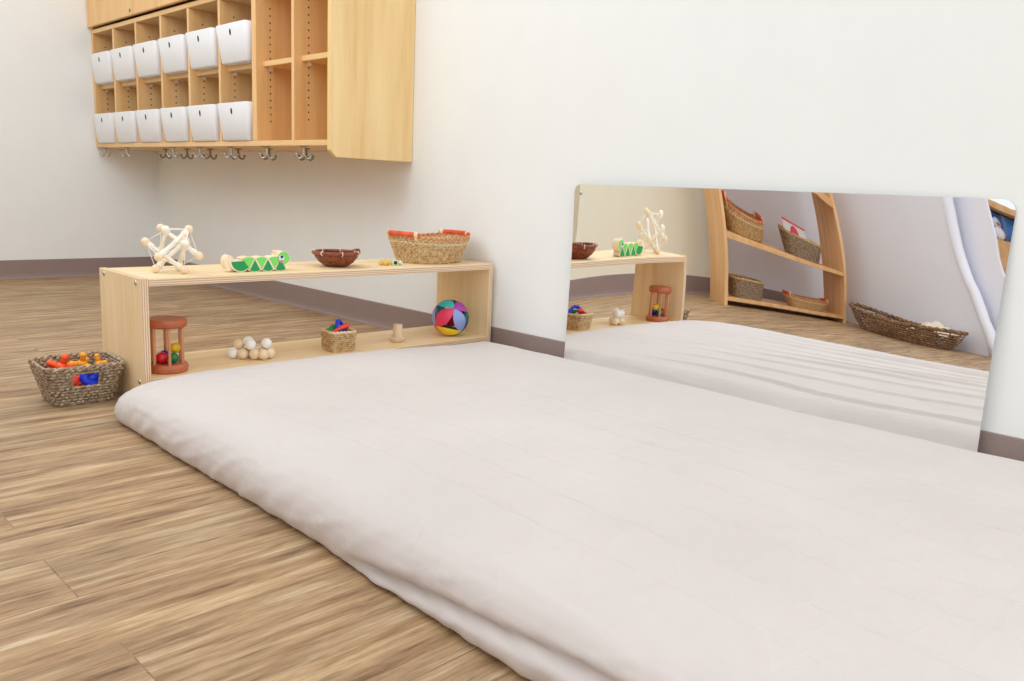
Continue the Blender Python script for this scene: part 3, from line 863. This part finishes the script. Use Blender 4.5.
bm = nb(); tube(bm, [(-.026,0,0),(.026,0,.004)], .0065, 12)
x, y = inb(-.014, -.004); o = obj('wooden_stick', bm, M['natural'], None, 'all', (x, y, LOWZ+.054)); o.rotation_euler = (0, -.15, .5)
tag(o, 'plain wooden stick lying in the small square basket', 'toy')

# ------------------------------------------------------------------ peg on a disc
pg = thing('peg_toy', 'plain wooden peg standing on a round base on the lower shelf', 'toy', (-.358, .090, LOWZ))
bm = nb(); lathe(bm, [(0,0),(.019,0),(.023,.002),(.027,.010),(.0275,.014),(.025,.0165),(.016,.0170),(0,.0170)], 40); obj('disc_base', bm, M['pegwood'], pg, 40)
bm = nb(); lathe(bm, [(0,.0165),(.0155,.0165),(.0155,.056),(.0145,.0585),(0,.0590)], 36); obj('peg', bm, M['pegwood'], pg, 40)

# ------------------------------------------------------------------ fabric puzzle ball
RB = .0645
pb = thing('puzzle_ball', 'multicoloured fabric petal ball at the wall end of the lower shelf', 'ball', (-.135, .083, LOWZ+RB))
vd = Vector((-2.018+.135, -2.071-.083, .5825-.134)).normalized()
rt = Vector((-vd.y, vd.x, 0)).normalized()*-1
rt = vd.cross(Vector((0,0,1))).normalized()*-1        # to the right as the camera sees it
upv = vd.cross(rt)*1
if upv.z < 0: upv = -upv
zax = (vd+rt*.20+upv*.55).normalized()
xax = (rt+upv*.85-zax*zax.dot(rt+upv*.85)).normalized(); yax = zax.cross(xax)
BM = Matrix((xax, yax, zax)).transposed()
ax6 = [Vector((1,0,0)), Vector((0,1,0)), Vector((-1,0,0)), Vector((0,-1,0)), Vector((0,0,1)), Vector((0,0,-1))]
edges = [(4,0,'magenta'),(4,1,'teal'),(4,2,'rose'),(4,3,'lavender'),(0,1,'green'),(1,2,'lavender'),(2,3,'yellow'),(3,0,'navy'),(5,0,'teal'),(5,1,'navy'),(5,2,'rose'),(5,3,'green')]
sidec = {'magenta':'teal','teal':'red','rose':'red','lavender':'lilac','green':'green','yellow':'green','navy':'teal'}
for (i, j, cname) in edges:
    a, c = ax6[i], ax6[j]; nrm = a.cross(c)
    bm = nb(); N = 18; K = 8
    rows = []
    for q in range(N+1):
        t = q/N; base_d = (a*math.cos(t*PI/2)+c*math.sin(t*PI/2))
        hwid = math.radians(22.5)*math.sin(PI*t)**.75
        row = []
        for k in range(K+1):
            w2 = -hwid+2*hwid*k/K
            row.append(bm.verts.new(BM @ ((base_d*math.cos(w2)+nrm*math.sin(w2))*RB*(1-.035*(abs(2*k/K-1))**4))))
        rows.append(row)
    for q in range(N):
        for k in range(K):
            vs = (rows[q][k], rows[q+1][k], rows[q+1][k+1], rows[q][k+1])
            f = bm.faces.new(vs)
    # the two sunken sides fall away to an inner ridge
    for side_, k in ((0, 0), (1, K)):
        inner = []
        for q in range(N+1):
            t = q/N; bd = (a*math.cos(t*PI/2)+c*math.sin(t*PI/2)); inner.append(bm.verts.new(BM @ (bd*RB*(1-.30*math.sin(PI*t)**.8))))
        for q in range(N):
            f = bm.faces.new((rows[q][k], rows[q+1][k], inner[q+1], inner[q])); f.material_index = 1
    bmesh.ops.remove_doubles(bm, verts=bm.verts[:], dist=.00005)
    bmesh.ops.recalc_face_normals(bm, faces=bm.faces[:])
    o = obj('petal', bm, [M[cname], M[sidec[cname]]], pb, 50); o['label'] = cname+' petal'

# ------------------------------------------------------------------ what the mirror shows: the far side of the room
UO = Vector((-2.853, .753, 0)); UT = -2.464; UW = .94; UD = .316
U = thing('tall_shelf_unit', 'light wood shelf unit with shaped side panels and four baskets, seen in the mirror', 'shelf', UO, UT)
def UP(a, y, z):
    return (UO.x+a*math.cos(UT)-y*math.sin(UT), UO.y+a*math.sin(UT)+y*math.cos(UT), z)
def upanel(x0, x1):
    bm = nb()
    front = [(-.012,0),(-.010,.12),(0,.28),(.002,.38),(-.006,.50),(-.026,.62),(-.06,.74),(-.11,.85),(-.18,.94),(-.25,.98)]
    prism(bm, front+[(-UD,.99),(-UD,0)], 'x', x0, x1); return bm
obj('side_panel', upanel(0,.022), M['shelfwood'], U); obj('side_panel', upanel(UW-.022,UW), M['shelfwood'], U)
for z, f_ in ((.029,-.012),(.320,-.004),(.605,-.030),(.86,-.13)):
    bm = nb(); box(bm, .022, UW-.022, -UD, f_, z, z+.022, .002, 1); obj('shelf_board', bm, M['shelfwood_h'], U)
Z1, Z2 = .0512, .3422
handled_basket('oval_basket', 'oval wicker basket with red handles on the upper shelf in the mirror', UP(.215, -.145, Z2), UT, (.148,.105), (.120,.088), .066, mat='gold_weave')
gb = thing('seagrass_basket', 'grey green seagrass basket holding a white picture card, in the mirror', 'basket', UP(.665, -.150, Z2), UT+.06)
weave((.140,.105), (.112,.085), .088, 11, 38, .0045, [M['seagrass'], M['seagrass'], M['gold_weave']], gb, n_=3.2, rim_r=.0055)
pc = thing('picture_card', 'white picture card with a round red picture, standing in a basket in the mirror', 'card', UP(.632, -.122, Z2+.010), UT+.06)
bm = nb(); box(bm, -.085, .085, -.006, .006, 0, .125, .002, 1)
cardo = obj('card', bm, M['paper'], pc); cardo.rotation_euler = (.42, 0, 0)
bm = nb(); prism(bm, [(-.005+.032*math.cos(2*PI*i/28), .082+.032*math.sin(2*PI*i/28)) for i in range(28)], 'y', .006, .0068); obj('round_picture', bm, M['rose'], cardo)
bm = nb(); box(bm, -.085, .085, .006, .0066, .118, .1245); obj('coral_edge', bm, M['coral'], cardo)
ds = thing('seagrass_basket', 'dark seagrass basket at the left of the bottom shelf in the mirror', 'basket', UP(.205, -.140, Z1), UT)
weave((.120,.095), (.104,.080), .105, 11, 38, .0045, [M['seagrass'], M['seagrass'], M['gold_weave']], ds, n_=3.0, rim_r=.006)
handled_basket('oval_basket', 'shallow pale basket with red handles on the bottom shelf in the mirror', UP(.670, -.130, Z1), UT, (.165,.098), (.125,.072), .066, mat='tan_weave', rings=9)

# white partition with a wavy rounded edge
PO = Vector((-3.83, .23, 0)); PT = math.atan2(-.888, .46)
def PP(s_, y, z): return (PO.x+s_*math.cos(PT)-y*math.sin(PT), PO.y+s_*math.sin(PT)+y*math.cos(PT), z)
part = thing('white_partition', 'white partition panel with a wavy rounded edge behind the wicker basket, in the mirror', 'partition', PO, PT)
wav = [(1.285,0),(1.262,.10),(1.222,.20),(1.182,.28),(1.15,.36),(1.105,.46),(1.055,.54),(1.018,.63),(.992,.71),(.980,.80),(.978,.90),(.985,1.0),(1.0,1.15),(1.01,1.4)]
bm = nb(); prism(bm, wav+[(-.12,1.4),(-.12,0)], 'y', -.022, 0); obj('panel', bm, M['wall_cool'], part)
bm = nb(); tube(bm, [(x+.034, -.012, z) for x, z in wav], .036, 16); obj('edge_trim', bm, M['white_panel'], part, 'all')
bm = nb(); prism(bm, [(.85,0),(1.46,0),(1.44,.3),(1.36,.5),(1.29,.62),(1.262,.72),(1.258,.82),(1.24,.95),(1.235,1.4),(.85,1.4)], 'y', -.11, -.09); obj('rear_panel', bm, M['white_panel'], part)

# big open wicker basket on the floor
tr = thing('wicker_tray_basket', 'large dark brown open wicker basket on the floor, seen in the mirror', 'basket', PP(.735, .185, 0), PT+.07)
weave((.52,.165), (.40,.11), .130, 8, 52, .0056, [M['dark_wicker']], tr, n_=2.2, rim_r=.012, zrim=lambda u: .03*abs(math.cos(2*PI*u))**3, liner=False, flare=lambda f: f**.8)
bmS = nb()
for k in range(52):
    t = 2*PI*k/52; c_, s2 = math.cos(t), math.sin(t)
    def SP(a, b2):
        r = (abs(c_/a)**2.2+abs(s2/b2)**2.2)**(-1/2.2); return r*c_, r*s2
    p0 = SP(.40,.11); p1 = SP(.52,.165); pm = SP(.40+.12*.574,.11+.055*.574)
    tube(bmS, [(p0[0]*.985, p0[1]*.985, .004), (pm[0], pm[1], .068), (p1[0], p1[1], .130+.03*abs(c_)**3)], .0045, 6)
obj('stakes', bmS, M['dark_wicker'], tr, 'all')
bm = nb(); G = []
for j in range(33):
    row = []
    for i in range(33):
        x = -.17+.32*i/32; y = -.085+.17*j/32
        z = .055+.105*math.exp(-((x-.02)**2+y*y)/.014)+.030*noise.noise(Vector((x*22, y*22, 2)))+.016*noise.noise(Vector((x*60, y*60, 5)))
        row.append(bm.verts.new((x, y, max(.012, z))))
    G.append(row)
for j in range(32):
    for i in range(32): bm.faces.new((G[j][i], G[j][i+1], G[j+1][i+1], G[j+1][i]))
cl_ = obj('folded_cloth', bm, M['cloth'], None, 'all', PP(.985, .165, .030)); cl_.rotation_euler = (0, 0, PT+.07)
sm = cl_.modifiers.new('thickness', 'SOLIDIFY'); sm.thickness = .004
tag(cl_, 'crumpled cream cloth in the right end of the wicker basket in the mirror', 'cloth')

# what shows beyond the partition
lc = thing('low_cupboard', 'orange wood cupboard beyond the white partition in the mirror', 'cupboard', PP(1.25, -.72, 0), PT)
def lbox(name, *a):
    bm = nb(); box(bm, *a, .003, 1); obj(name, bm, M['shelfwood_h'], lc)
lbox('cupboard_body', -.6, .6, -.2, .2, 0, .865)
lbox('upper_board', -.62, .62, -.22, .22, 1.005, 1.035); lbox('back_board', -.6, .6, -.2, -.18, .865, 1.005); lbox('upper_side', -.6, -.58, -.2, .2, .865, 1.005); lbox('upper_side', .58, .6, -.2, .2, .865, 1.005)
bm = nb(); G = []
for i in range(61):
    x = -.5+1.0*i/60; yy = .0+.008*math.sin(x*60)
    G.append((bm.verts.new((x, yy, .0)), bm.verts.new((x, yy, .13))))
for a, c in zip(G, G[1:]): bm.faces.new((a[0], c[0], c[1], a[1]))
bc = obj('striped_cloth', bm, M['blue_cloth'], None, 'all', PP(1.25, -.60, .867)); bc.rotation_euler = (0, 0, PT)
tag(bc, 'blue striped cloth standing on the orange wood cupboard in the mirror', 'cloth')
sm = bc.modifiers.new('thickness', 'SOLIDIFY'); sm.thickness = .004
st = thing('soft_toy', 'small white and blue soft toy on the cupboard in the mirror', 'toy', PP(.95, -.545, .8655), PT)
bm = nb(); ball(bm, (0,0,.034), .034, 18, (1.1,.7,1)); obj('body', bm, M['bin'], st, 'all')
bm = nb(); ball(bm, (-.012,.0,.082), .026, 16); obj('head', bm, M['eyewhite'], st, 'all')
bm = nb(); ball(bm, (-.030,.004,.094), .022, 14, (1,.8,.8)); obj('cap', bm, M['royal'], st, 'all')
bm = nb(); tube(bm, [(.01,.018,.078),(.028,.022,.076)], [.008,.003], 8); obj('beak', bm, M['coral'], st, 'all')

# ------------------------------------------------------------------ light
w = bpy.data.worlds.new('room_light'); sc.world = w; w.use_nodes = True
w.node_tree.nodes['Background'].inputs['Color'].default_value = (.945, .98, 1.0, 1)
w.node_tree.nodes['Background'].inputs['Strength'].default_value = .95
def area(name, loc, target, sx, sy, power, col):
    l = bpy.data.lights.new(name, 'AREA'); l.shape = 'RECTANGLE'; l.size = sx; l.size_y = sy; l.energy = power; l.color = col
    o = bpy.data.objects.new(name, l); C.objects.link(o); o.location = loc
    o.rotation_euler = (Vector(target)-Vector(loc)).to_track_quat('-Z', 'Y').to_euler(); return o
area('ceiling_light', (-1.5, -.6, 2.5), (-1.4, -.5, 0), 1.6, 1.6, 7, (1, .99, .97))
area('window_light', (-1.2, -3.5, 1.7), (-.6, .5, .3), 2.4, 1.6, 17, (.95, .97, 1))

area('side_fill', (-2.0, .6, 2.0), (-.1, 1.6, .3), 1.2, 1.0, 15, (.76, .88, 1))  # unseen fill added to brighten the wall and cubbies from the room side
area('back_fill', (-1.3, 1.7, 2.42), (-1.3, 1.9, 0), 1.2, 1.2, 4, (1, .95, .86))  # fill added overhead to lift the back of the room, not a known fixture

# ------------------------------------------------------------------ camera
cam = bpy.data.cameras.new('camera'); co = bpy.data.objects.new('camera', cam); C.objects.link(co)
cx, cy, cz, yaw, pit, rol, f = -2.01774, -2.07149, .5825, .79467, .18083, .04488, 827.2
fw = Vector((math.sin(yaw)*math.cos(pit), math.cos(yaw)*math.cos(pit), -math.sin(pit)))
r = Vector((math.cos(yaw), -math.sin(yaw), 0)); u = r.cross(fw)
r2 = r*math.cos(rol)+u*math.sin(rol); u2 = r2.cross(fw)
mw = Matrix((r2, u2, -fw)).transposed().to_4x4(); mw.translation = (cx, cy, cz)
co.matrix_world = mw
cam.sensor_width = 36; cam.lens = f*36/1024; cam.clip_start = .02
sc.camera = co
sc.view_settings.view_transform = 'Standard'
sc.view_settings.exposure = .10
